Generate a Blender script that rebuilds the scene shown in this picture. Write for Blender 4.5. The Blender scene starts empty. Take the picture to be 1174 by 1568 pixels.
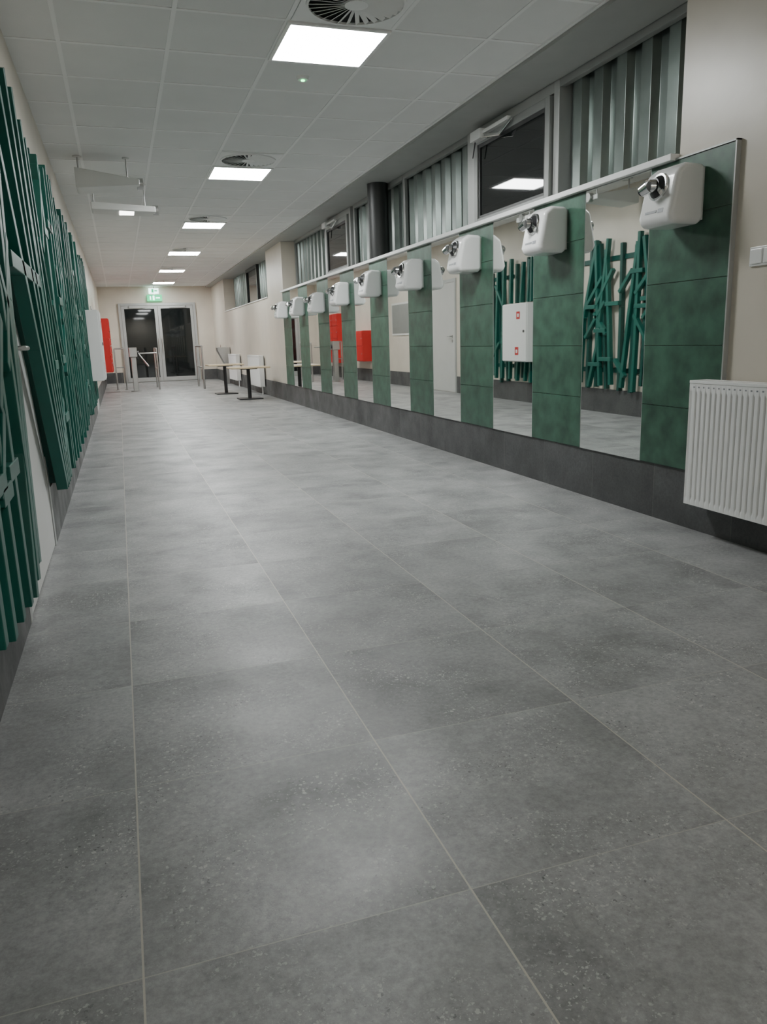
import bpy, math, random
from mathutils import Vector, Matrix
D = bpy.data
C = bpy.context
random.seed(7)

# ---------------------------------------------------------------- materials
def newmat(name):
    m = D.materials.new(name); m.use_nodes = True
    nt = m.node_tree
    b = nt.nodes["Principled BSDF"]
    return m, nt, b

def N(nt, typ, **kw):
    n = nt.nodes.new(typ)
    for k, v in kw.items():
        setattr(n, k, v)
    return n

def simple(name, col, rough=0.5, metal=0.0, var=0.06, scale=6.0, bump=0.0, bscale=60, coat=0.0, emit=0.0):
    m, nt, b = newmat(name)
    tc = N(nt, 'ShaderNodeTexCoord')
    no = N(nt, 'ShaderNodeTexNoise'); no.inputs['Scale'].default_value = scale; no.inputs['Detail'].default_value = 4
    nt.links.new(tc.outputs['Object'], no.inputs['Vector'])
    cr = N(nt, 'ShaderNodeValToRGB')
    cr.color_ramp.elements[0].position = 0.3; cr.color_ramp.elements[1].position = 0.7
    cr.color_ramp.elements[0].color = tuple(c*(1-var) for c in col)+(1,)
    cr.color_ramp.elements[1].color = tuple(min(1, c*(1+var)) for c in col)+(1,)
    nt.links.new(no.outputs['Fac'], cr.inputs['Fac'])
    nt.links.new(cr.outputs['Color'], b.inputs['Base Color'])
    b.inputs['Roughness'].default_value = rough
    b.inputs['Metallic'].default_value = metal
    b.inputs['Coat Weight'].default_value = coat
    if bump > 0:
        n2 = N(nt, 'ShaderNodeTexNoise'); n2.inputs['Scale'].default_value = bscale; n2.inputs['Detail'].default_value = 5
        nt.links.new(tc.outputs['Object'], n2.inputs['Vector'])
        bp = N(nt, 'ShaderNodeBump'); bp.inputs['Strength'].default_value = bump; bp.inputs['Distance'].default_value = 0.01
        nt.links.new(n2.outputs['Fac'], bp.inputs['Height'])
        nt.links.new(bp.outputs['Normal'], b.inputs['Normal'])
    if emit > 0:
        b.inputs['Emission Color'].default_value = col+(1,)
        b.inputs['Emission Strength'].default_value = emit
    return m

def math_n(nt, op, a, b=None):
    n = N(nt, 'ShaderNodeMath', operation=op)
    for i, v in enumerate((a, b)):
        if v is None: continue
        if isinstance(v, (int, float)): n.inputs[i].default_value = v
        else: nt.links.new(v, n.inputs[i])
    return n.outputs[0]

def mix(nt, fac, a, b, blend='MIX'):
    n = N(nt, 'ShaderNodeMix', data_type='RGBA', blend_type=blend)
    if isinstance(fac, (int, float)): n.inputs[0].default_value = fac
    else: nt.links.new(fac, n.inputs[0])
    for i, v in ((6, a), (7, b)):
        if isinstance(v, tuple): n.inputs[i].default_value = v
        else: nt.links.new(v, n.inputs[i])
    return n.outputs[2]

def ramp(nt, src, stops):
    cr = N(nt, 'ShaderNodeValToRGB')
    e = cr.color_ramp.elements
    while len(e) < len(stops): e.new(0.5)
    for el, (p, c) in zip(e, stops):
        el.position = p; el.color = (c, c, c, 1) if isinstance(c, (int, float)) else c
    nt.links.new(src, cr.inputs['Fac'])
    return cr.outputs['Color']

def stone(name, base, x_off, y_off, tile, plane='xy', grout=(0.48, 0.455, 0.40, 1), gw=0.0019, contrast=1.0, rough=(0.36, 0.48), speck=True):
    m, nt, b = newmat(name)
    tc = N(nt, 'ShaderNodeTexCoord')
    sep = N(nt, 'ShaderNodeSeparateXYZ'); nt.links.new(tc.outputs['Object'], sep.inputs[0])
    ax = {'x': 0, 'y': 1, 'z': 2}
    ua = sep.outputs[ax[plane[0]]]; va = sep.outputs[ax[plane[1]]]
    tu, tv = tile
    us = math_n(nt, 'DIVIDE', math_n(nt, 'SUBTRACT', ua, x_off), tu)
    vs = math_n(nt, 'DIVIDE', math_n(nt, 'SUBTRACT', va, y_off), tv)
    fu = math_n(nt, 'FLOOR', us); fv = math_n(nt, 'FLOOR', vs)
    def edge(s, t):
        fr = math_n(nt, 'FRACT', s)
        return math_n(nt, 'MULTIPLY', math_n(nt, 'MINIMUM', fr, math_n(nt, 'SUBTRACT', 1.0, fr)), t)
    eu = edge(us, tu); ev = edge(vs, tv)
    gmu = math_n(nt, 'LESS_THAN', eu, gw)
    gmv = math_n(nt, 'LESS_THAN', ev, gw*0.7)
    gm = math_n(nt, 'MAXIMUM', gmu, math_n(nt, 'MULTIPLY', gmv, 0.5))
    cmb = N(nt, 'ShaderNodeCombineXYZ'); nt.links.new(fu, cmb.inputs[0]); nt.links.new(fv, cmb.inputs[1])
    wn = N(nt, 'ShaderNodeTexWhiteNoise', noise_dimensions='3D'); nt.links.new(cmb.outputs[0], wn.inputs['Vector'])
    vm = N(nt, 'ShaderNodeVectorMath', operation='SCALE'); nt.links.new(wn.outputs['Color'], vm.inputs[0]); vm.inputs['Scale'].default_value = 37.0
    va2 = N(nt, 'ShaderNodeVectorMath', operation='ADD'); nt.links.new(tc.outputs['Object'], va2.inputs[0]); nt.links.new(vm.outputs[0], va2.inputs[1])
    n1 = N(nt, 'ShaderNodeTexNoise'); n1.inputs['Scale'].default_value = 3.0; n1.inputs['Detail'].default_value = 6; n1.inputs['Roughness'].default_value = 0.58
    n1.inputs['Distortion'].default_value = 0.15
    nt.links.new(va2.outputs[0], n1.inputs['Vector'])
    c = contrast
    blot = ramp(nt, n1.outputs['Fac'], [(0.20, 1-0.54*c), (0.5, 0.98), (0.80, 1+0.40*c)])
    n1b = N(nt, 'ShaderNodeTexNoise'); n1b.inputs['Scale'].default_value = 60; n1b.inputs['Detail'].default_value = 6; n1b.inputs['Roughness'].default_value = 0.75
    nt.links.new(va2.outputs[0], n1b.inputs['Vector'])
    fine = ramp(nt, n1b.outputs['Fac'], [(0.3, 0.72), (0.7, 1.23)])
    col = mix(nt, 1.0, base, blot, 'MULTIPLY')
    col = mix(nt, 1.0, col, fine, 'MULTIPLY')
    tv_ = ramp(nt, wn.outputs['Value'], [(0.0, 0.90), (1.0, 1.08)])
    col = mix(nt, 1.0, col, tv_, 'MULTIPLY')
    if speck:
        nd = N(nt, 'ShaderNodeTexNoise'); nd.inputs['Scale'].default_value = 160; nd.inputs['Detail'].default_value = 2
        nt.links.new(va2.outputs[0], nd.inputs['Vector'])
        vd = N(nt, 'ShaderNodeVectorMath', operation='SCALE'); nt.links.new(nd.outputs['Color'], vd.inputs[0]); vd.inputs['Scale'].default_value = 0.012
        va3 = N(nt, 'ShaderNodeVectorMath', operation='ADD'); nt.links.new(va2.outputs[0], va3.inputs[0]); nt.links.new(vd.outputs[0], va3.inputs[1])
        n3 = N(nt, 'ShaderNodeTexNoise'); n3.inputs['Scale'].default_value = 4.0; n3.inputs['Detail'].default_value = 4
        nt.links.new(va2.outputs[0], n3.inputs['Vector'])
        zone = ramp(nt, n3.outputs['Fac'], [(0.44, 0.08), (0.62, 0.8)])
        for sc_, th, rr, colr in ((110, 0.72, 0.50, (0.53, 0.53, 0.51, 1)), (190, 0.60, 0.5, (0.46, 0.46, 0.445, 1)), (130, 0.84, 0.42, (0.08, 0.08, 0.08, 1))):
            vo = N(nt, 'ShaderNodeTexVoronoi'); vo.inputs['Scale'].default_value = sc_; vo.inputs['Randomness'].default_value = 1
            nt.links.new(va3.outputs[0], vo.inputs['Vector'])
            sc = N(nt, 'ShaderNodeSeparateColor'); nt.links.new(vo.outputs['Color'], sc.inputs[0])
            sel = math_n(nt, 'GREATER_THAN', sc.outputs[0], th)
            rad = math_n(nt, 'MULTIPLY', sc.outputs[1], rr)
            near = math_n(nt, 'LESS_THAN', vo.outputs['Distance'], rad)
            f = math_n(nt, 'MULTIPLY', math_n(nt, 'MULTIPLY', sel, near), zone)
            col = mix(nt, f, col, colr)
    col = mix(nt, gm, col, grout)
    nt.links.new(col, b.inputs['Base Color'])
    r = N(nt, 'ShaderNodeMapRange'); nt.links.new(n1.outputs['Fac'], r.inputs[0])
    r.inputs[1].default_value = 0.3; r.inputs[2].default_value = 0.7
    r.inputs[3].default_value = rough[1]; r.inputs[4].default_value = rough[0]
    nt.links.new(r.outputs[0], b.inputs['Roughness'])
    bp = N(nt, 'ShaderNodeBump'); bp.inputs['Strength'].default_value = 0.22; bp.inputs['Distance'].default_value = 0.002
    h = math_n(nt, 'SUBTRACT', n1b.outputs['Fac'], math_n(nt, 'MULTIPLY', gm, 1.0))
    nt.links.new(h, bp.inputs['Height']); nt.links.new(bp.outputs['Normal'], b.inputs['Normal'])
    return m

M_floor = stone('floor_stone', (0.278, 0.281, 0.279, 1), -0.065, 0.565, (0.6, 0.6))
M_base = stone('baseboard_stone', (0.082, 0.083, 0.084, 1), 0, 0.55, (10.0, 0.6), plane='xy', grout=(0.2, 0.195, 0.18, 1), gw=0.0022, contrast=0.7, speck=False, rough=(0.35, 0.6))
M_wall = simple('beige_plaster', (0.66, 0.605, 0.52), 0.34, var=0.05, scale=2.5, bump=0.12, bscale=14)
M_ceil = simple('ceiling_tile', (0.80, 0.80, 0.79), 0.95, var=0.02, scale=3, bump=0.15, bscale=220)
M_grid = simple('grid_white', (0.90, 0.90, 0.89), 0.5, var=0.01)
M_soff = simple('soffit_grey', (0.36, 0.37, 0.355), 0.45, var=0.04)
M_white = simple('white_plastic', (0.88, 0.88, 0.87), 0.22, var=0.01, coat=0.3)
M_whitepaint = simple('white_enamel', (0.88, 0.88, 0.87), 0.3, var=0.01)
M_doorwhite = simple('door_white', (0.60, 0.60, 0.58), 0.4, var=0.02)
M_greybox = simple('grey_enamel', (0.70, 0.70, 0.68), 0.4, var=0.02)
M_green = simple('green_tile', (0.040, 0.102, 0.068), 0.40, var=0.38, scale=9, bump=0.05, bscale=30)
M_grout = simple('pale_grout', (0.35, 0.42, 0.36), 0.8)
M_teal = simple('teal_painted_wood', (0.004, 0.108, 0.082), 0.42, var=0.1, scale=4)
M_teal2 = simple('teal_painted_wood_dark', (0.003, 0.064, 0.050), 0.5, var=0.1, scale=4)
M_mirror = simple('mirror_silver', (0.84, 0.86, 0.84), 0.015, 1.0, var=0.0)
M_chrome = simple('chrome', (0.72, 0.72, 0.72), 0.12, 1.0, var=0.0)
M_steel = simple('brushed_steel', (0.50, 0.50, 0.49), 0.33, 1.0, var=0.05)
M_galv = simple('galvanised_steel', (0.20, 0.235, 0.22), 0.30, 0.75, var=0.22, scale=3)
M_alu = simple('grey_aluminium', (0.28, 0.29, 0.28), 0.4, 0.3, var=0.03)
M_alulight = simple('light_aluminium', (0.42, 0.43, 0.42), 0.4, 0.3, var=0.03)
M_darkframe = simple('dark_frame', (0.035, 0.036, 0.036), 0.4, var=0.05)
M_glass = simple('night_glass', (0.010, 0.012, 0.012), 0.03, 0.0, var=0.1, coat=0.0)
M_black = simple('black_metal', (0.018, 0.018, 0.02), 0.4, var=0.05)
M_column = simple('column_anthracite', (0.030, 0.032, 0.031), 0.45, var=0.08)
M_red = simple('red_laminate', (0.62, 0.020, 0.016), 0.35, var=0.03)
M_wood = simple('beech_top', (0.60, 0.49, 0.33), 0.35, var=0.08, scale=12)
M_dark = simple('dark_void', (0.012, 0.012, 0.012), 0.8, var=0.1)
M_light = simple('panel_diffuser', (0.975, 1.0, 0.99), 0.5, var=0.0, emit=67.0)
M_exit = simple('exit_green', (0.02, 0.55, 0.22), 0.4, var=0.02, emit=1.5)
M_exitw = simple('exit_white', (0.75, 1.0, 0.95), 0.4, var=0.0, emit=4)
M_led = simple('green_led', (0.1, 1.0, 0.3), 0.4, var=0.0, emit=8)
M_lampglow = simple('lamp_glow', (1.0, 0.98, 0.92), 0.4, var=0.0, emit=8)
M_label = simple('grey_print', (0.30, 0.31, 0.33), 0.5, var=0.1)

# ---------------------------------------------------------------- mesh builder
class MB:
    def __init__(s):
        s.v = []; s.f = []; s.m = []; s.mats = []; s.sm = []
    def mi(s, mat):
        if mat not in s.mats: s.mats.append(mat)
        return s.mats.index(mat)
    def add(s, vs, fs, mat, smooth=False):
        o = len(s.v); s.v += [tuple(v) for v in vs]
        k = s.mi(mat)
        for f in fs:
            s.f.append([i+o for i in f]); s.m.append(k); s.sm.append(smooth)
    def box(s, x0, x1, y0, y1, z0, z1, mat):
        vs = [(x, y, z) for z in (z0, z1) for y in (y0, y1) for x in (x0, x1)]
        fs = [(0, 2, 3, 1), (4, 5, 7, 6), (0, 1, 5, 4), (2, 6, 7, 3), (0, 4, 6, 2), (1, 3, 7, 5)]
        s.add(vs, fs, mat)
    def beam(s, p0, p1, w, d, mat, n=(1, 0, 0)):
        p0 = Vector(p0); p1 = Vector(p1); t = (p1-p0).normalized(); n = Vector(n)
        n = (n - t*n.dot(t)).normalized(); b = n.cross(t)
        vs = []
        for p in (p0, p1):
            for sy in (-1, 1):
                for sx in (-1, 1):
                    vs.append(p + b*sy*w/2 + n*sx*d/2)
        fs = [(0, 2, 3, 1), (4, 5, 7, 6), (0, 1, 5, 4), (2, 6, 7, 3), (0, 4, 6, 2), (1, 3, 7, 5)]
        s.add(vs, fs, mat)
    def cyl(s, p0, p1, r0, mat, r1=None, n=24, cap=True):
        if r1 is None: r1 = r0
        p0 = Vector(p0); p1 = Vector(p1); t = (p1-p0).normalized()
        a = Vector((0, 0, 1)) if abs(t.z) < 0.9 else Vector((1, 0, 0))
        a = (a - t*a.dot(t)).normalized(); b = t.cross(a)
        vs = []
        for p, r in ((p0, r0), (p1, r1)):
            for i in range(n):
                an = 2*math.pi*i/n
                vs.append(p + a*math.cos(an)*r + b*math.sin(an)*r)
        s.add(vs, [(i, (i+1) % n, n+(i+1) % n, n+i) for i in range(n)], mat, True)
        if cap:
            s.add(vs[:n], [tuple(reversed(range(n)))], mat); s.add(vs[n:], [tuple(range(n))], mat)
    def tube(s, pts, r, mat, n=14):
        for a, b in zip(pts[:-1], pts[1:]):
            s.cyl(a, b, r, mat, n=n)
    def prism(s, poly, y0, y1, mat):
        n = len(poly)
        vs = [(x, y0, z) for x, z in poly]+[(x, y1, z) for x, z in poly]
        fs = [tuple(range(n)), tuple(reversed(range(n, 2*n)))]+[(i, n+i, n+(i+1) % n, (i+1) % n) for i in range(n)]
        s.add(vs, fs, mat)
    def build(s, name, parent=None, bevel=0, seg=2, recalc=True):
        me = D.meshes.new(name); me.from_pydata(s.v, [], s.f)
        for m in s.mats: me.materials.append(m)
        me.polygons.foreach_set('material_index', s.m)
        me.polygons.foreach_set('use_smooth', s.sm)
        me.update()
        if recalc:
            import bmesh
            bm = bmesh.new(); bm.from_mesh(me); bmesh.ops.recalc_face_normals(bm, faces=bm.faces); bm.to_mesh(me); bm.free()
        ob = D.objects.new(name, me); C.scene.collection.objects.link(ob)
        if bevel:
            md = ob.modifiers.new('bevel', 'BEVEL'); md.width = bevel; md.segments = seg; md.limit_method = 'ANGLE'; md.angle_limit = math.radians(40)
            if seg >= 3:
                for p in me.polygons: p.use_smooth = True
                wn = ob.modifiers.new('wn', 'WEIGHTED_NORMAL')
        if parent: ob.parent = parent
        return ob

def empty(name, loc=(0, 0, 0)):
    e = D.objects.new(name, None); e.location = loc; e.empty_display_size = 0.1
    C.scene.collection.objects.link(e); return e

def bx(name, x0, x1, y0, y1, z0, z1, mat, parent=None, bevel=0, seg=2):
    b = MB(); b.box(x0, x1, y0, y1, z0, z1, mat); return b.build(name, parent, bevel, seg)

# ---------------------------------------------------------------- dimensions
XL, XR, YB, YF, HC = -0.437, 2.78, -3.2, 24.3, 2.74
XN = 3.12
ZS = 1.87
N1 = (3.48, 13.6); N2 = (15.07, 21.4)

# ---------------------------------------------------------------- shell
bx('floor', XL-0.2, 3.4, YB-0.2, YF+0.2, -0.12, 0, M_floor)
bx('ceiling', XL-0.2, 3.4, YB-0.2, YF+0.2, HC, HC+0.12, M_ceil)
bx('wall_left', XL-0.15, XL, YB, YF, 0, HC, M_wall)
bx('wall_back', XL-0.15, 3.3, YB-0.15, YB, 0, HC, M_wall)
bx('wall_far', XL-0.15, 3.3, YF, YF+0.15, 0, HC, M_wall)
w = MB()
w.box(XR, 3.3, YB, N1[0], 0, HC, M_wall)
w.box(XR, 3.3, N1[0], N1[1], 0, ZS-0.01, M_wall)
w.box(XR, 3.3, N1[1], N2[0], 0, HC, M_wall)
w.box(XR, 3.3, N2[0], N2[1], 0, ZS-0.01, M_wall)
w.box(XR, 3.3, N2[1], YF, 0, HC, M_wall)
w.box(XN+0.05, 3.3, N1[0], N1[1], ZS-0.01, HC, M_wall)
w.box(XN+0.05, 3.3, N2[0], N2[1], ZS-0.01, HC, M_wall)
w.build('wall_right')

b = MB(); b.box(XR-0.012, XR, YB, YF, 0, 0.305, M_base); b.build('baseboard_right')
b = MB(); b.box(XL, XL+0.012, YB, 3.09, 0, 0.305, M_base); b.box(XL, XL+0.012, 4.43, 13.42, 0, 0.305, M_base); b.box(XL, XL+0.012, 14.68, YF, 0, 0.305, M_base)
b.build('baseboard_left')
b = MB(); b.box(XL+0.012, 0.05, YF-0.012, YF, 0, 0.305, M_base); b.box(2.32, XR-0.012, YF-0.012, YF, 0, 0.305, M_base)
b.build('baseboard_far')

b = MB()
b.box(2.62, XR, YB, YF, HC-0.035, HC, M_soff)
b.box(XR, XN+0.05, N1[0], N1[1], HC-0.035, HC, M_soff)
b.box(XR, XN+0.05, N2[0], N2[1], HC-0.035, HC, M_soff)
b.box(2.60, 2.625, YB, YF, HC-0.012, HC, M_grid)
b.build('trim_1')

b = MB()
gx = [-0.155+0.6*i for i in range(5)]
gw = 0.012
for x in gx: b.box(x-gw, x+gw, YB, YF, HC-0.004, HC, M_grid)
y = 4.57-0.6*12
while y < YF:
    b.box(XL, 2.62, y-gw, y+gw, HC-0.0035, HC, M_grid); y += 0.6
b.build('ceiling_grid')

# ---------------------------------------------------------------- ceiling lights & diffusers
LX = (1.045, 1.645)
for i in (-2, 0, 1, 2, 3, 4, 5):
    y0 = 4.57+3.6*i
    if y0+0.6 > YF: continue
    b = MB()
    f = 0.022
    x0, x1 = LX; y1 = y0+0.6
    b.box(x0, x1, y0, y0+f, HC-0.016, HC-0.004, M_grid); b.box(x0, x1, y1-f, y1, HC-0.016, HC-0.004, M_grid)
    b.box(x0, x0+f, y0+f, y1-f, HC-0.016, HC-0.004, M_grid); b.box(x1-f, x1, y0+f, y1-f, HC-0.016, HC-0.004, M_grid)
    b.box(x0+f, x1-f, y0+f, y1-f, HC-0.013, HC-0.005, M_light)
    b.build('ceiling_light_panel')
    cx = (x0+x1)/2; cy = y0-0.3
    if cy < YB+0.4: continue
    b = MB()
    zz = HC-0.006
    n = 48; R = 0.262
    ring = []
    for k in range(n):
        a = 2*math.pi*k/n
        c_, s_ = math.cos(a), math.sin(a)
        q = 0.285/max(abs(c_), abs(s_))
        ring.append(((cx+c_*R, cy+s_*R, zz), (cx+c_*q, cy+s_*q, zz)))
    vs = [p for r in ring for p in r]
    b.add(vs, [(2*k, 2*k+1, (2*k+3) % (2*n), (2*k+2) % (2*n)) for k in range(n)], M_grid)
    b.cyl((cx, cy, HC-0.002), (cx, cy, HC-0.0045), R, M_dark, n=48)
    b.cyl((cx, cy, HC-0.004), (cx, cy, HC-0.016), 0.062, M_grid, n=32)
    for k in range(30):
        a = 2*math.pi*k/30; u = Vector((math.cos(a), math.sin(a), 0)); t = Vector((-u.y, u.x, 0))
        p0 = Vector((cx, cy, HC-0.010))+u*0.06; p1 = Vector((cx, cy, HC-0.010))+u*0.25
        nn = (t*0.5+Vector((0, 0, 1))*0.87)
        b.beam(p0, p1, 0.026, 0.002, M_grid, n=nn)
    rr = 0.255
    for k in range(n):
        a0 = 2*math.pi*k/n; a1 = 2*math.pi*(k+1)/n
        b.beam((cx+rr*math.cos(a0), cy+rr*math.sin(a0), HC-0.011), (cx+rr*math.cos(a1), cy+rr*math.sin(a1), HC-0.011), 0.012, 0.012, M_grid, n=(0, 0, 1))
    b.build('swirl_air_diffuser')
b = MB(); b.cyl((1.33, 5.46, HC), (1.33, 5.46, HC-0.02), 0.045, M_grid, r1=0.035); b.cyl((1.33, 5.46, HC-0.02), (1.33, 5.46, HC-0.026), 0.012, M_led)
b.build('ceiling_detector')

# ---------------------------------------------------------------- right wall: tile panels, mirrors
edges = [3.67+0.62*i for i in range(17)]
def green_panel(y0, y1):
    b = MB()
    b.box(XR-0.014, XR, y0, y1, 0.307, 1.862, M_grout)
    zs = [0.307, 0.63, 0.95, 1.27, 1.59, 1.862]
    for a, c in zip(zs[:-1], zs[1:]):
        b.box(XR-0.022, XR-0.013, y0+0.0015, y1-0.0015, a+0.002, c-0.002, M_green)
    return b.build('green_tile_panel')
green_panel(3.07, 3.67)
b = MB(); b.box(XR-0.026, XR, 3.060, 3.068, 0.307, 1.872, M_alulight); b.box(XR-0.026, XR, 3.060, 3.48, 1.864, 1.872, M_alulight); b.build('trim_2')
for i in range(0, 16):
    y0, y1 = edges[i], edges[i+1]
    if i % 2 == 0:
        b = MB()
        b.box(XR-0.020, XR-0.004, y0+0.002, y1-0.002, 0.309, 1.860, M_mirror)
        b.box(XR-0.021, XR, y0, y0+0.003, 0.307, 1.862, M_alulight)
        b.box(XR-0.021, XR, y1-0.003, y1, 0.307, 1.862, M_alulight)
        b.box(XR-0.0215, XR, y0, y1, 0.306, 0.3095, M_alulight)
        b.build('wall_mirror')
    else:
        green_panel(y0, y1)
bx('trim_3', XR-0.055, XN, N1[0], N1[1], 1.864, 1.896, M_whitepaint, bevel=0.003)
bx('trim_4', XR-0.02, XN, N2[0], N2[1], 1.862, 1.885, M_whitepaint, bevel=0.003)

# hair dryers
def hair_dryer(y, z):
    e = empty('wall_hair_dryer', (XR-0.022, y, z))
    b = MB()
    poly = [(0, -0.125), (0, 0.135), (-0.11, 0.140), (-0.165, 0.105), (-0.205, -0.095), (-0.185, -0.14), (-0.03, -0.14)]
    b.prism(poly, -0.125, 0.125, M_white)
    b.build('housing', e, 0.028, 4)
    b = MB()
    b.box(-0.012, 0.0, -0.11, 0.11, -0.12, 0.12, M_greybox); b.build('back_plate', e)
    b = MB()
    c = Vector((-0.176, -0.005, 0.040)); nrm = Vector((-0.98, 0, 0.2)).normalized()
    b.cyl(c+nrm*-0.02, c+nrm*0.014, 0.072, M_chrome, r1=0.064, n=36)
    b.cyl(c+nrm*0.012, c+nrm*0.036, 0.056, M_black, r1=0.036, n=32)
    p = [c+nrm*0.028, c+nrm*0.052+Vector((0, 0.010, -0.004)), c+nrm*0.066+Vector((0, 0.050, -0.024))]
    b.cyl(p[0], p[1], 0.031, M_chrome, n=24); b.cyl(p[1], p[2], 0.034, M_chrome, r1=0.028, n=24)
    b.cyl(p[2]-Vector((0, .002, 0)), p[2]+Vector((0, 0.003, -0.001)), 0.022, M_black, n=20)
    b.beam(c+nrm*0.030+Vector((0, -0.065, -0.045)), c+nrm*0.030+Vector((0, 0.0, 0.02)), 0.022, 0.014, M_chrome)
    b.build('nozzle', e)
    b = MB()
    for k, (ya, yb) in enumerate(((-0.07, -0.03), (-0.02, 0.065))):
        p0 = Vector((-0.200, ya, -0.072)); p1 = Vector((-0.200, yb, -0.072))
        b.beam(p0, p1, 0.012 if k else 0.02, 0.004, M_label, n=(-0.98, 0, 0.2))
    b.build('label', e)
    return e
dy = [3.375, 4.60, 5.84, 7.08, 8.32, 9.56, 10.80, 12.04, 13.28]
dz = [1.67, 1.67, 1.66, 1.61, 1.62, 1.59, 1.55, 1.56, 1.56]
for y, z in zip(dy, dz): hair_dryer(y, z)

# ---------------------------------------------------------------- niche glazing
def corrugated(name, y0, y1, z0=1.896, z1=HC-0.036, x=3.09, per=0.24, dep=0.045):
    prof = []
    y = y0
    pts = [(0, 0), (0.10, 0), (0.125, 1), (0.215, 1), (0.24, 0)]
    while y < y1:
        for a, h in pts[:-1]:
            if y+a <= y1: prof.append((y+a, x-h*dep))
        y += per
    prof.append((y1, x))
    vs = []
    for yy, xx in prof: vs += [(xx, yy, z0), (xx, yy, z1)]
    n = len(prof)
    b = MB(); b.add(vs, [(2*i, 2*i+2, 2*i+3, 2*i+1) for i in range(n-1)], M_galv)
    ob = b.build(name)
    md = ob.modifiers.new('t', 'SOLIDIFY'); md.thickness = 0.004
    md2 = ob.modifiers.new('b', 'BEVEL'); md2.width = 0.006; md2.segments = 2; md2.limit_method = 'ANGLE'
    return ob
corrugated('corrugated_steel_panel', N1[0]+0.005, 4.99)
corrugated('corrugated_steel_panel', 6.49, 10.07)
corrugated('corrugated_steel_panel', 11.43, 13.59)
corrugated('corrugated_steel_panel', 15.08, 17.39)
corrugated('corrugated_steel_panel', 18.91, 21.38)

def tilt_window(name, y0, y1, wide=0.11):
    z0, z1 = 1.897, HC-0.036
    e = empty(name, (0, 0, 0))
    b = MB()
    b.box(2.99, 3.10, y0, y0+0.07, z0, z1, M_alulight); b.box(2.99, 3.10, y1-wide, y1, z0, z1, M_alulight)
    b.box(2.99, 3.10, y0+0.07, y1-wide, z0, z0+0.035, M_alulight); b.box(2.99, 3.10, y0+0.07, y1-wide, z1-0.07, z1, M_alulight)
    b.build('outer_frame', e, 0.004)
    a0, a1 = y0+0.085, y1-wide-0.015
    b = MB()
    c0, c1 = z0+0.04, z1-0.08
    b.box(2.965, 3.03, a0, a0+0.06, c0, c1, M_alu); b.box(2.965, 3.03, a1-0.06, a1, c0, c1, M_alu)
    b.box(2.965, 3.03, a0+0.06, a1-0.06, c0, c0+0.055, M_alu); b.box(2.965, 3.03, a0+0.06, a1-0.06, c1-0.06, c1, M_alu)
    b.build('sash', e, 0.004)
    b = MB()
    b.box(2.975, 3.02, a0+0.06, a0+0.085, c0+0.055, c1-0.06, M_darkframe); b.box(2.975, 3.02, a1-0.085, a1-0.06, c0+0.055, c1-0.06, M_darkframe)
    b.box(2.975, 3.02, a0+0.085, a1-0.085, c0+0.055, c0+0.075, M_darkframe); b.box(2.975, 3.02, a0+0.085, a1-0.085, c1-0.085, c1-0.06, M_darkframe)
    b.box(2.985, 3.005, a0+0.085, a1-0.085, c0+0.075, c1-0.085, M_glass)
    b.build('pane', e)
    b = MB()
    b.box(2.90, 2.985, a1-0.24, a1-0.06, c1-0.045, c1+0.03, M_white)
    b.box(2.925, 2.975, a1-0.66, a1-0.24, c1-0.014, c1+0.014, M_white)
    b.beam((2.93, a1-0.24, c1-0.03), (2.93, a1-0.54, c1-0.085), 0.026, 0.022, M_chrome)
    b.beam((2.93, a1-0.52, c1-0.085), (2.95, a1-0.70, c1-0.01), 0.022, 0.022, M_chrome)
    b.build('opener', e, 0.004)
    b = MB()
    pts = []
    for k in range(10):
        t = k/9; pts.append((2.93, a1-0.10+0.05*math.sin(t*math.pi), c1-0.03-0.2*math.sin(t*math.pi)*0.6-0.02*t))
    b.tube(pts, 0.004, M_black, 8); b.build('cable', e)
tilt_window('window_1', 5.0, 6.48, 0.17)
tilt_window('window_2', 10.08, 11.42, 0.12)
e = empty('window_3')
b = MB(); b.box(2.99, 3.1, 17.4, 17.47, 1.886, HC-0.036, M_darkframe); b.box(2.99, 3.1, 18.83, 18.9, 1.886, HC-0.036, M_darkframe)
b.box(2.99, 3.1, 17.47, 18.83, 1.886, 1.94, M_darkframe); b.box(2.99, 3.1, 17.47, 18.83, HC-0.1, HC-0.036, M_darkframe); b.build('frame', e)
bx('pane', 3.02, 3.04, 17.47, 18.83, 1.94, HC-0.1, M_glass, e)
b = MB()
for yy in (3.55, 8.1, 9.95, 13.5):
    b.box(3.0, 3.035, yy-0.03, yy+0.03, 1.897, HC-0.036, M_alu)
b.box(2.995, 3.04, 3.58, 5.0, HC-0.085, HC-0.036, M_alu); b.box(2.995, 3.04, 6.48, 8.07, HC-0.085, HC-0.036, M_alu)
b.box(2.995, 3.04, 8.13, 9.92, HC-0.085, HC-0.036, M_alu); b.box(2.995, 3.04, 11.42, 13.47, HC-0.085, HC-0.036, M_alu)
b.build('trim_5', bevel=0.003)
b = MB(); b.cyl((2.885, 8.62, 1.897), (2.885, 8.62, HC-0.036), 0.115, M_column, n=48); b.cyl((2.885, 8.62, 1.897), (2.885, 8.62, 1.91), 0.125, M_column, n=48)
b.build('round_column')

# switch
e = empty('light_switch')
bx('frame', XR-0.010, XR, 2.79, 2.955, 1.30, 1.385, M_white, e, 0.003)
b = MB(); b.box(XR-0.016, XR-0.009, 2.80, 2.868, 1.31, 1.375, M_white); b.box(XR-0.016, XR-0.009, 2.877, 2.945, 1.31, 1.375, M_white); b.build('rockers', e, 0.003)

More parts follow.
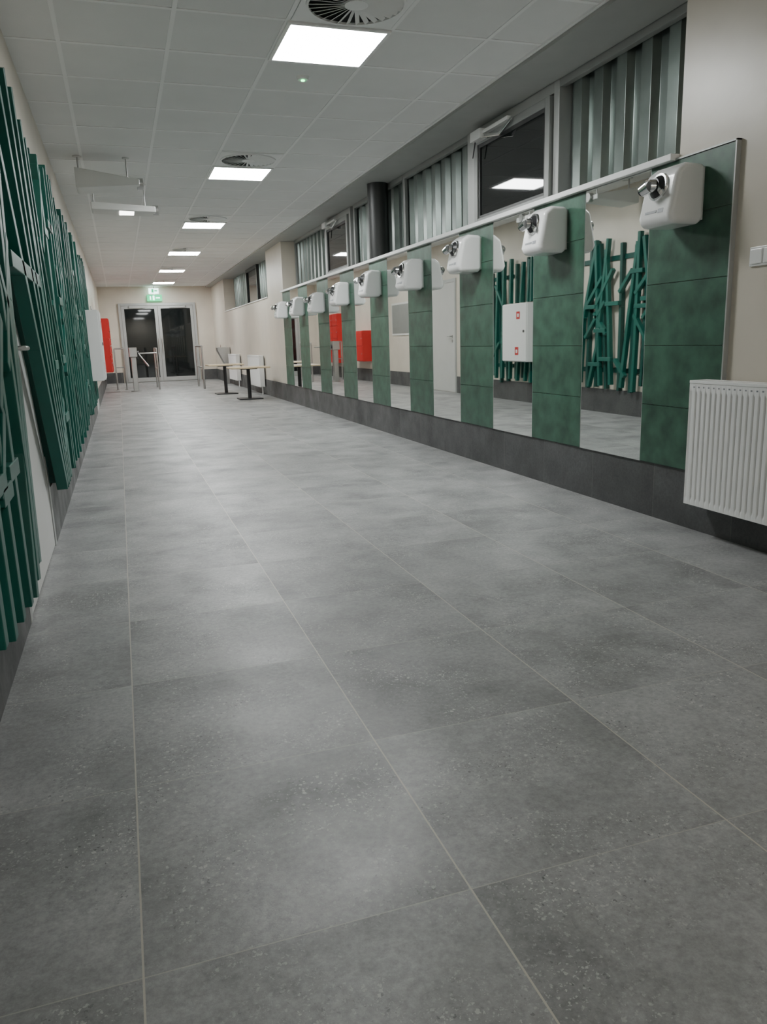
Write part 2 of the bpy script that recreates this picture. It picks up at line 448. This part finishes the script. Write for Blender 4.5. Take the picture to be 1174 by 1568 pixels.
# radiators
def radiator(y0, y1, z0, z1, x0=2.655, x1=2.755):
    e = empty('panel_radiator')
    b = MB()
    n = int((y1-y0-0.03)/0.0333)
    st = (y1-y0-0.03)/n
    zt, zb = z1-0.055, z0+0.03
    S = 10
    ys = [y0] + [y0+0.015+st*(k+i/S) for k in range(n) for i in range(S)] + [y1-0.015, y1]
    def h(yv):
        if yv < y0+0.0149 or yv > y1-0.0149: return 1.0
        ph = ((yv-y0-0.015)/st) % 1.0
        g = ph if ph < 0.5 else 1-ph
        return 1.0 if g > 0.22 else 0.5-0.5*math.cos(math.pi*g/0.22)
    rows = [(z0, 0), (zb-0.006, 0), (zb+0.010, 1), (zt-0.010, 1), (zt+0.006, 0), (z1-0.012, 0)]
    vs = [(x0+0.010*(1-h(yv))*am, yv, z) for (z, am) in rows for yv in ys]
    m_ = len(ys)
    fs = [(r*m_+i, r*m_+i+1, (r+1)*m_+i+1, (r+1)*m_+i) for r in range(len(rows)-1) for i in range(m_-1)]
    b.add(vs, fs, M_whitepaint, True)
    for k in range(n):
        ya = y0+0.015+k*st
        b.box(x0-0.0005, x0+0.001, ya+st/2-0.005, ya+st/2+0.005, z1-0.036, z1-0.029, M_label)
    b.build('front_panel', e)
    b = MB()
    b.box(x0+0.001, x1, y0, y0+0.004, z0+0.01, z1, M_whitepaint); b.box(x0+0.001, x1, y1-0.004, y1, z0+0.01, z1, M_whitepaint)
    b.box(x0-0.002, x0+0.014, y0, y1, z1-0.014, z1, M_whitepaint); b.box(x1-0.01, x1, y0, y1, z0, z1, M_whitepaint)
    b.box(x0+0.014, x0+0.02, y0+0.004, y1-0.004, z0, z1-0.02, M_whitepaint)
    k = y0+0.012
    while k < y1-0.01:
        b.box(x0+0.014, x1-0.01, k, k+0.006, z1-0.008, z1-0.001, M_whitepaint); k += 0.018
    b.build('casing', e, 0.001)
    b = MB()
    for yy in (y0+0.15, y1-0.15): b.box(x1, XR, yy-0.02, yy+0.02, 0.31, z1-0.05, M_whitepaint)
    b.cyl((x0+0.05, y0+0.05, 0.0), (x0+0.05, y0+0.05, z0+0.01), 0.008, M_whitepaint); b.cyl((x0+0.05, y0+0.10, 0.0), (x0+0.05, y0+0.10, z0+0.01), 0.008, M_whitepaint)
    b.build('brackets', e)
radiator(1.96, 3.165, 0.165, 0.785)
radiator(15.8, 17.3, 0.15, 0.78)
radiator(19.1, 20.5, 0.15, 0.78)

# ---------------------------------------------------------------- left wall: slat screens
def slat_screen(y0, y1, seed, lean=0.0, step=(0.11, 0.19), gap=None, extra=(), zlow=(0.27, 0.38)):
    rnd = random.Random(seed)
    b = MB()
    xb, xf = -0.408, -0.366
    dd = 0.054
    def P(x, y, z): return (x, min(max(y, y0-0.05-abs(lean)*(z-0.3)/1.8 if lean > 0 else y0-0.05), y1+0.05+(abs(lean)*(z-0.3)/1.8 if lean < 0 else 0)), z)
    def ingap(*ys): return gap and any(gap[0] < q < gap[1] for q in ys)
    y = y0; vs = []
    k = 0
    while y < y1:
        zb = rnd.uniform(*zlow); zt = rnd.uniform(2.02, 2.2)
        tilt = rnd.uniform(-0.06, 0.06) if rnd.random() < 0.35 else rnd.uniform(-0.38, 0.38)
        if lean > 0 and y < y0+0.5: tilt -= lean*(1-(y-y0)/0.6)
        if lean < 0 and y > y1-0.4: tilt -= lean
        lay = (xf if k % 2 else xb)+rnd.uniform(-0.002, 0.004)
        zk = rnd.uniform(0.8, 1.5)
        ym = y+tilt*rnd.uniform(0.0, 0.6)
        mt = M_teal if k % 2 else M_teal2
        if ingap(y, ym, y+tilt):
            yc = min(max(y, gap[0]), gap[1])
            b.beam((lay, yc, zb), (lay, yc+tilt*0.1, 0.62), 0.048, dd, mt)
            b.beam((lay, yc+tilt*0.3, 1.51), (lay, yc+tilt*0.5, zt), 0.048, dd, mt)
        else:
            p0, p1, p2 = P(lay, y, zb), P(lay, ym, zk), P(lay, y+tilt, zt)
            b.beam(p0, p1, 0.050, dd, mt); b.beam(p1, p2, 0.050, dd, mt)
        vs.append(y); k += 1
        y += rnd.uniform(*step)
    y = y0
    while y < y1:
        s = rnd.choice((-1, 1)); z = rnd.uniform(0.45, 1.6)
        L = rnd.uniform(0.2, 0.5)
        L = min(L, (2.15-z)/1.3)
        if not ingap(y, y+s*L):
            b.beam(P(xf+0.006, y, z), P(xf+0.006, y+s*L, z+L*rnd.uniform(0.9, 1.3)), 0.045, dd, M_teal)
        y += rnd.uniform(0.12, 0.26)
    for i in range(len(vs)-3):
        if rnd.random() < 0.4 and not ingap(vs[i], vs[i+2]):
            z = rnd.choice((0.66, 1.34, 1.75, 1.0))+rnd.uniform(-0.06, 0.06)
            b.beam((xf+0.009, vs[i]-0.02, z), (xf+0.009, vs[i+2], z), 0.05, 0.05, M_teal)
    for k, pts in enumerate(extra):
        lay = xf+0.004 if k % 2 == 0 else xb
        for a, c in zip(pts[:-1], pts[1:]):
            b.beam((lay, a[0], a[1]), (lay, c[0], c[1]), 0.06, dd, M_teal if k % 2 == 0 else M_teal2)
    segs = [(y0-0.02, y1+0.02)] if not gap else [(y0-0.02, gap[0]), (gap[1], y1+0.02)]
    for a, c in segs:
        for z in (0.55, 1.92):
            b.box(XL+0.001, XL+0.02, a, c, z-0.03, z+0.03, M_teal2)
    return b.build('green_slat_screen', bevel=0.003)
slat_screen(0.7, 2.95, 3, lean=-0.25, step=(0.07, 0.11), zlow=(0.22, 0.36), extra=[
      [(2.86, 0.30), (3.02, 1.2), (3.30, 2.10)], [(2.93, 0.33), (3.10, 1.3), (3.16, 2.15)], [(2.78, 0.26), (3.05, 1.65), (3.42, 2.05)],
      [(2.60, 0.27), (2.95, 1.25), (3.22, 1.75)]])
ex = [[(4.44, 0.31), (3.85, 1.05), (3.28, 1.74), (3.02, 2.12)],
      [(4.48, 0.34), (4.12, 0.95), (3.35, 1.8), (3.22, 2.16)],
      [(4.54, 0.30), (3.98, 1.25), (3.45, 2.18)],
      [(4.58, 0.33), (4.15, 1.2), (3.66, 2.14)],
      [(4.63, 0.30), (4.05, 1.45), (3.80, 2.17)],
      [(4.67, 0.33), (4.35, 1.4), (3.92, 2.12)],
      [(4.72, 0.30), (4.20, 1.62), (4.05, 2.17)],
      [(3.05, 1.45), (3.62, 1.80), (3.78, 2.10)],
      [(3.20, 1.36), (4.30, 1.36)],
      [(3.0, 1.90), (4.4, 1.94)],
      [(4.80, 0.31), (4.30, 2.10)],
      [(4.35, 1.30), (3.95, 1.75), (3.35, 2.08)]]
slat_screen(4.6, 11.85, 11, lean=0.75, step=(0.085, 0.14), gap=(10.30, 11.19), extra=ex)

# doors in left wall
def side_door(name, y0, y1, hy, zt=2.08):
    e = empty(name)
    b = MB()
    b.box(XL, XL+0.014, y0, y0+0.06, 0, zt, M_alulight); b.box(XL, XL+0.014, y1-0.06, y1, 0, zt, M_alulight)
    b.box(XL, XL+0.014, y0+0.06, y1-0.06, zt-0.06, zt, M_alulight); b.build('frame', e, 0.002)
    bx('leaf', XL, XL+0.009, y0+0.063, y1-0.063, 0.006, zt-0.063, M_doorwhite, e, 0.002)
    b = MB(); b.cyl((XL+0.009, hy, 1.04), (XL+0.06, hy, 1.04), 0.010, M_steel); b.cyl((XL+0.06, hy-0.01, 1.04), (XL+0.06, hy+0.12, 1.04), 0.010, M_steel)
    b.cyl((XL+0.009, hy, 1.04), (XL+0.017, hy, 1.04), 0.026, M_steel); b.cyl((XL+0.009, hy, 0.95), (XL+0.017, hy, 0.95), 0.026, M_steel); b.build('handle', e)
side_door('door_2', 3.10, 4.42, 3.62)
side_door('door_3', 13.44, 14.66, 13.62)

# hydrant cabinet
e = empty('fire_hydrant_cabinet')
bx('body', XL+0.001, -0.207, 10.36, 11.13, 0.63, 1.49, M_whitepaint, e, 0.006)
bx('door', -0.207, -0.19, 10.37, 11.12, 0.64, 1.48, M_whitepaint, e, 0.004)
b = MB(); b.box(-0.191, -0.188, 10.56, 10.67, 1.26, 1.37, M_red); b.box(-0.191, -0.188, 10.60, 10.71, 0.73, 0.85, M_red)
b.box(-0.1885, -0.1875, 10.59, 10.64, 1.29, 1.34, M_white); b.box(-0.1885, -0.1875, 10.63, 10.68, 0.76, 0.81, M_white); b.build('stickers', e)
b = MB(); b.cyl((-0.19, 10.44, 1.08), (-0.18, 10.44, 1.08), 0.02, M_black); b.build('lock', e)

b = MB(); b.box(XL+0.001, XL+0.02, 15.8, 17.0, 1.1, 1.8, M_greybox); b.box(XL+0.02, XL+0.024, 15.84, 16.96, 1.14, 1.76, M_alu); b.build('notice_board')
def lockers(y0, y1, z0, z1, rows, cols):
    e = empty('red_locker_bank')
    bx('carcass', XL+0.013, XL+0.24, y0, y1, z0, z1, M_red, e, 0.004)
    b = MB(); bh = MB()
    for r in range(rows):
        for c in range(cols):
            ya = y0+(y1-y0)*c/cols; yb = y0+(y1-y0)*(c+1)/cols; za = z0+(z1-z0)*r/rows; zb = z0+(z1-z0)*(r+1)/rows
            b.box(XL+0.24, XL+0.256, ya+0.012, yb-0.012, za+0.012, zb-0.012, M_red)
            bh.cyl((XL+0.256, ya+0.05, (za+zb)/2), (XL+0.27, ya+0.05, (za+zb)/2), 0.012, M_steel)
    b.build('doors', e, 0.003); bh.build('locks', e)
lockers(18.6, 19.7, 0.5, 1.25, 2, 2)
lockers(20.9, 22.5, 0.42, 1.75, 4, 3)

# ---------------------------------------------------------------- hanging wedge units
def hanging_unit(x0, x1, y, hl, hr, z, lit):
    e = empty('suspended_projector_unit')
    b = MB()
    d = 0.16
    poly = [(x0, z+hl*0.5), (x0, z-hl*0.5), (x0+0.02, z-hl*0.5-0.005), (x1, z-hr), (x1, z)]
    b.prism(poly, y-d, y+d, M_greybox)
    b.build('housing', e, 0.008)
    b = MB(); b.cyl((x0+0.03, y, z+hl*0.5-0.01), (x0+0.03, y, HC), 0.008, M_steel); b.cyl((x1-0.1, y, z), (x1-0.1, y, HC), 0.006, M_steel)
    b.cyl((x0+0.03, y, HC-0.012), (x0+0.03, y, HC), 0.04, M_greybox); b.cyl((x1-0.1, y, HC-0.012), (x1-0.1, y, HC), 0.03, M_greybox)
    b.cyl((x1-0.02, y-0.02, z-0.02), (x1+0.035, y-0.02, z-0.02), 0.05, M_steel, n=24); b.build('mount', e)
    if lit:
        b = MB()
        b.box(x0+0.28, x0+0.5, y-0.13, y+0.13, z-hl*0.5-0.018, z-hl*0.5+0.02, M_lampglow); b.build('lamp', e)
hanging_unit(-0.22, 0.33, 8.0, 0.17, 0.05, 2.53, False)
hanging_unit(-0.13, 0.52, 9.2, 0.07, 0.06, 2.49, True)

# ---------------------------------------------------------------- far door
e = empty('door_1')
b = MB()
yd = YF-0.06
X0, X1, ZT = 0.09, 2.28, 2.27
b.box(X0, X0+0.07, yd, YF, 0, ZT, M_alulight); b.box(X1-0.07, X1, yd, YF, 0, ZT, M_alulight); b.box(X0+0.07, X1-0.07, yd, YF, ZT-0.07, ZT, M_alulight)
b.build('frame', e, 0.004)
xm = (X0+X1)/2
for nm, (a, c) in (('leaf_left', (X0+0.075, xm-0.004)), ('leaf_right', (xm+0.004, X1-0.075))):
    b = MB(); t = 0.085
    b.box(a, a+t, yd+0.01, YF-0.005, 0.01, ZT-0.075, M_alulight); b.box(c-t, c, yd+0.01, YF-0.005, 0.01, ZT-0.075, M_alulight)
    b.box(a+t, c-t, yd+0.01, YF-0.005, 0.01, 0.13, M_alulight); b.box(a+t, c-t, yd+0.01, YF-0.005, ZT-0.16, ZT-0.075, M_alulight)
    b.box(a+t, c-t, yd+0.025, yd+0.035, 0.13, ZT-0.16, M_glass)
    b.build(nm, e, 0.003)
b = MB()
for xx in (xm-0.05, xm+0.05):
    b.cyl((xx, yd-0.05, 0.85), (xx, yd-0.05, 1.25), 0.013, M_steel)
    for z in (0.9, 1.2): b.cyl((xx, yd-0.05, z), (xx, yd+0.01, z), 0.009, M_steel)
b.box(X0+0.3, X0+0.75, yd-0.05, yd, ZT-0.14, ZT-0.08, M_alulight); b.box(X1-0.75, X1-0.3, yd-0.05, yd, ZT-0.14, ZT-0.08, M_alulight)
b.build('fittings', e)
e = empty('exit_sign')
bx('upper_box', 0.98, 1.26, YF-0.14, YF-0.09, 2.53, 2.68, M_exitw, e, 0.004)
b = MB(); b.box(1.06, 1.12, YF-0.145, YF-0.139, 2.56, 2.66, M_exit); b.box(1.14, 1.22, YF-0.145, YF-0.139, 2.59, 2.63, M_exit); b.build('pictogram', e)
bx('lower_box', 0.92, 1.34, YF-0.14, YF-0.09, 2.32, 2.50, M_exit, e, 0.004)
b = MB(); b.box(1.0, 1.03, YF-0.145, YF-0.139, 2.36, 2.46, M_exitw); b.box(1.08, 1.13, YF-0.145, YF-0.139, 2.35, 2.47, M_exitw); b.box(1.17, 1.28, YF-0.145, YF-0.139, 2.395, 2.425, M_exitw); b.build('pictogram_lower', e)
b = MB(); b.cyl((1.13, YF-0.115, 2.68), (1.13, YF-0.115, HC), 0.01, M_steel); b.box(1.11, 1.15, YF-0.13, YF-0.10, 2.50, 2.53, M_steel); b.build('hanger', e)

# turnstiles and rails
def turnstile(x, y, side):
    e = empty('tripod_turnstile')
    b = MB()
    b.cyl((x, y, 0), (x, y, 0.012), 0.12, M_steel); b.box(x-0.06, x+0.06, y-0.09, y+0.09, 0.012, 0.8, M_steel); b.box(x-0.09, x+0.09, y-0.16, y+0.16, 0.8, 1.02, M_steel)
    b.build('post', e, 0.01)
    b = MB(); h = Vector((x+side*0.12, y, 0.88))
    b.cyl((x+side*0.09, y, 0.89), h, 0.05, M_black)
    for dv in (Vector((side*0.42, 0, 0.0)), Vector((side*0.2, 0.30, -0.30)), Vector((side*0.2, -0.30, -0.30))):
        b.cyl(h, h+dv, 0.016, M_steel)
    b.build('arms', e)
def rail(pts_x0, pts_x1, y, h):
    b = MB()
    b.tube([(pts_x0, y, 0), (pts_x0, y, h), (pts_x1, y, h), (pts_x1, y, 0)], 0.02, M_steel)
    b.tube([(pts_x0, y, h*0.55), (pts_x1, y, h*0.55)], 0.014, M_steel)
    for xx in (pts_x0, pts_x1): b.cyl((xx, y, 0), (xx, y, 0.01), 0.05, M_steel)
    b.build('barrier_rail')
turnstile(0.30, 19.4, 1)
rail(-0.12, 0.10, 20.3, 1.0)
b = MB()
b.tube([(0.85, 19.7, 0), (0.85, 19.7, 0.98), (0.85, 20.9, 0.98), (0.85, 20.9, 0)], 0.02, M_steel); b.tube([(0.85, 19.7, 0.5), (0.85, 20.9, 0.5)], 0.014, M_steel); b.build('barrier_rail')
b = MB()
b.tube([(1.85, 19.0, 0), (1.85, 19.0, 1.0), (1.85, 20.4, 1.0), (1.85, 20.4, 0)], 0.025, M_steel); b.tube([(1.85, 19.0, 0.5), (1.85, 20.4, 0.5)], 0.014, M_steel); b.build('barrier_rail')

# tables
def table(x, y, h):
    e = empty('pedestal_table', (x, y, 0))
    b = MB(); b.box(-0.36, 0.36, -0.36, 0.36, h-0.028, h, M_wood); b.build('top', e, 0.006)
    b = MB(); b.box(-0.22, 0.22, -0.22, 0.22, 0, 0.02, M_black); b.cyl((0, 0, 0.02), (0, 0, h-0.04), 0.035, M_black); b.box(-0.15, 0.15, -0.15, 0.15, h-0.045, h-0.028, M_black)
    b.build('pedestal', e, 0.004)
table(2.27, 14.8, 0.60)
table(2.07, 16.7, 0.62)

e = empty('drinking_fountain')
b = MB(); b.prism([(2.766, 0.95), (2.766, 0.42), (2.66, 0.42), (2.44, 0.88), (2.44, 0.95)], 20.9, 21.25, M_steel); b.build('basin', e, 0.01)
b = MB(); b.box(2.60, 2.72, 21.0, 21.15, 0, 0.43, M_steel); b.cyl((2.55, 21.07, 0.94), (2.55, 21.07, 1.02), 0.012, M_chrome); b.build('pedestal', e, 0.004)

# ---------------------------------------------------------------- world & camera
wd = D.worlds.new('night'); C.scene.world = wd; wd.use_nodes = True
wd.node_tree.nodes['Background'].inputs[0].default_value = (0.01, 0.012, 0.015, 1)
wd.node_tree.nodes['Background'].inputs[1].default_value = 0.2

cam = D.cameras.new('camera'); co = D.objects.new('camera', cam); C.scene.collection.objects.link(co)
cam.sensor_fit = 'VERTICAL'; cam.sensor_height = 36; cam.lens = 36*1177/1568
r = Vector((.9472, -.3189, -.0312)).normalized(); fwd = Vector((.3048, .9268, -.2194))
fwd = (fwd-r*fwd.dot(r)).normalized(); up = r.cross(fwd)
mtx = Matrix((( r.x, up.x, -fwd.x, 0), (r.y, up.y, -fwd.y, 0), (r.z, up.z, -fwd.z, 1.03), (0, 0, 0, 1)))
co.matrix_world = mtx
cam.clip_start = 0.05
C.scene.camera = co
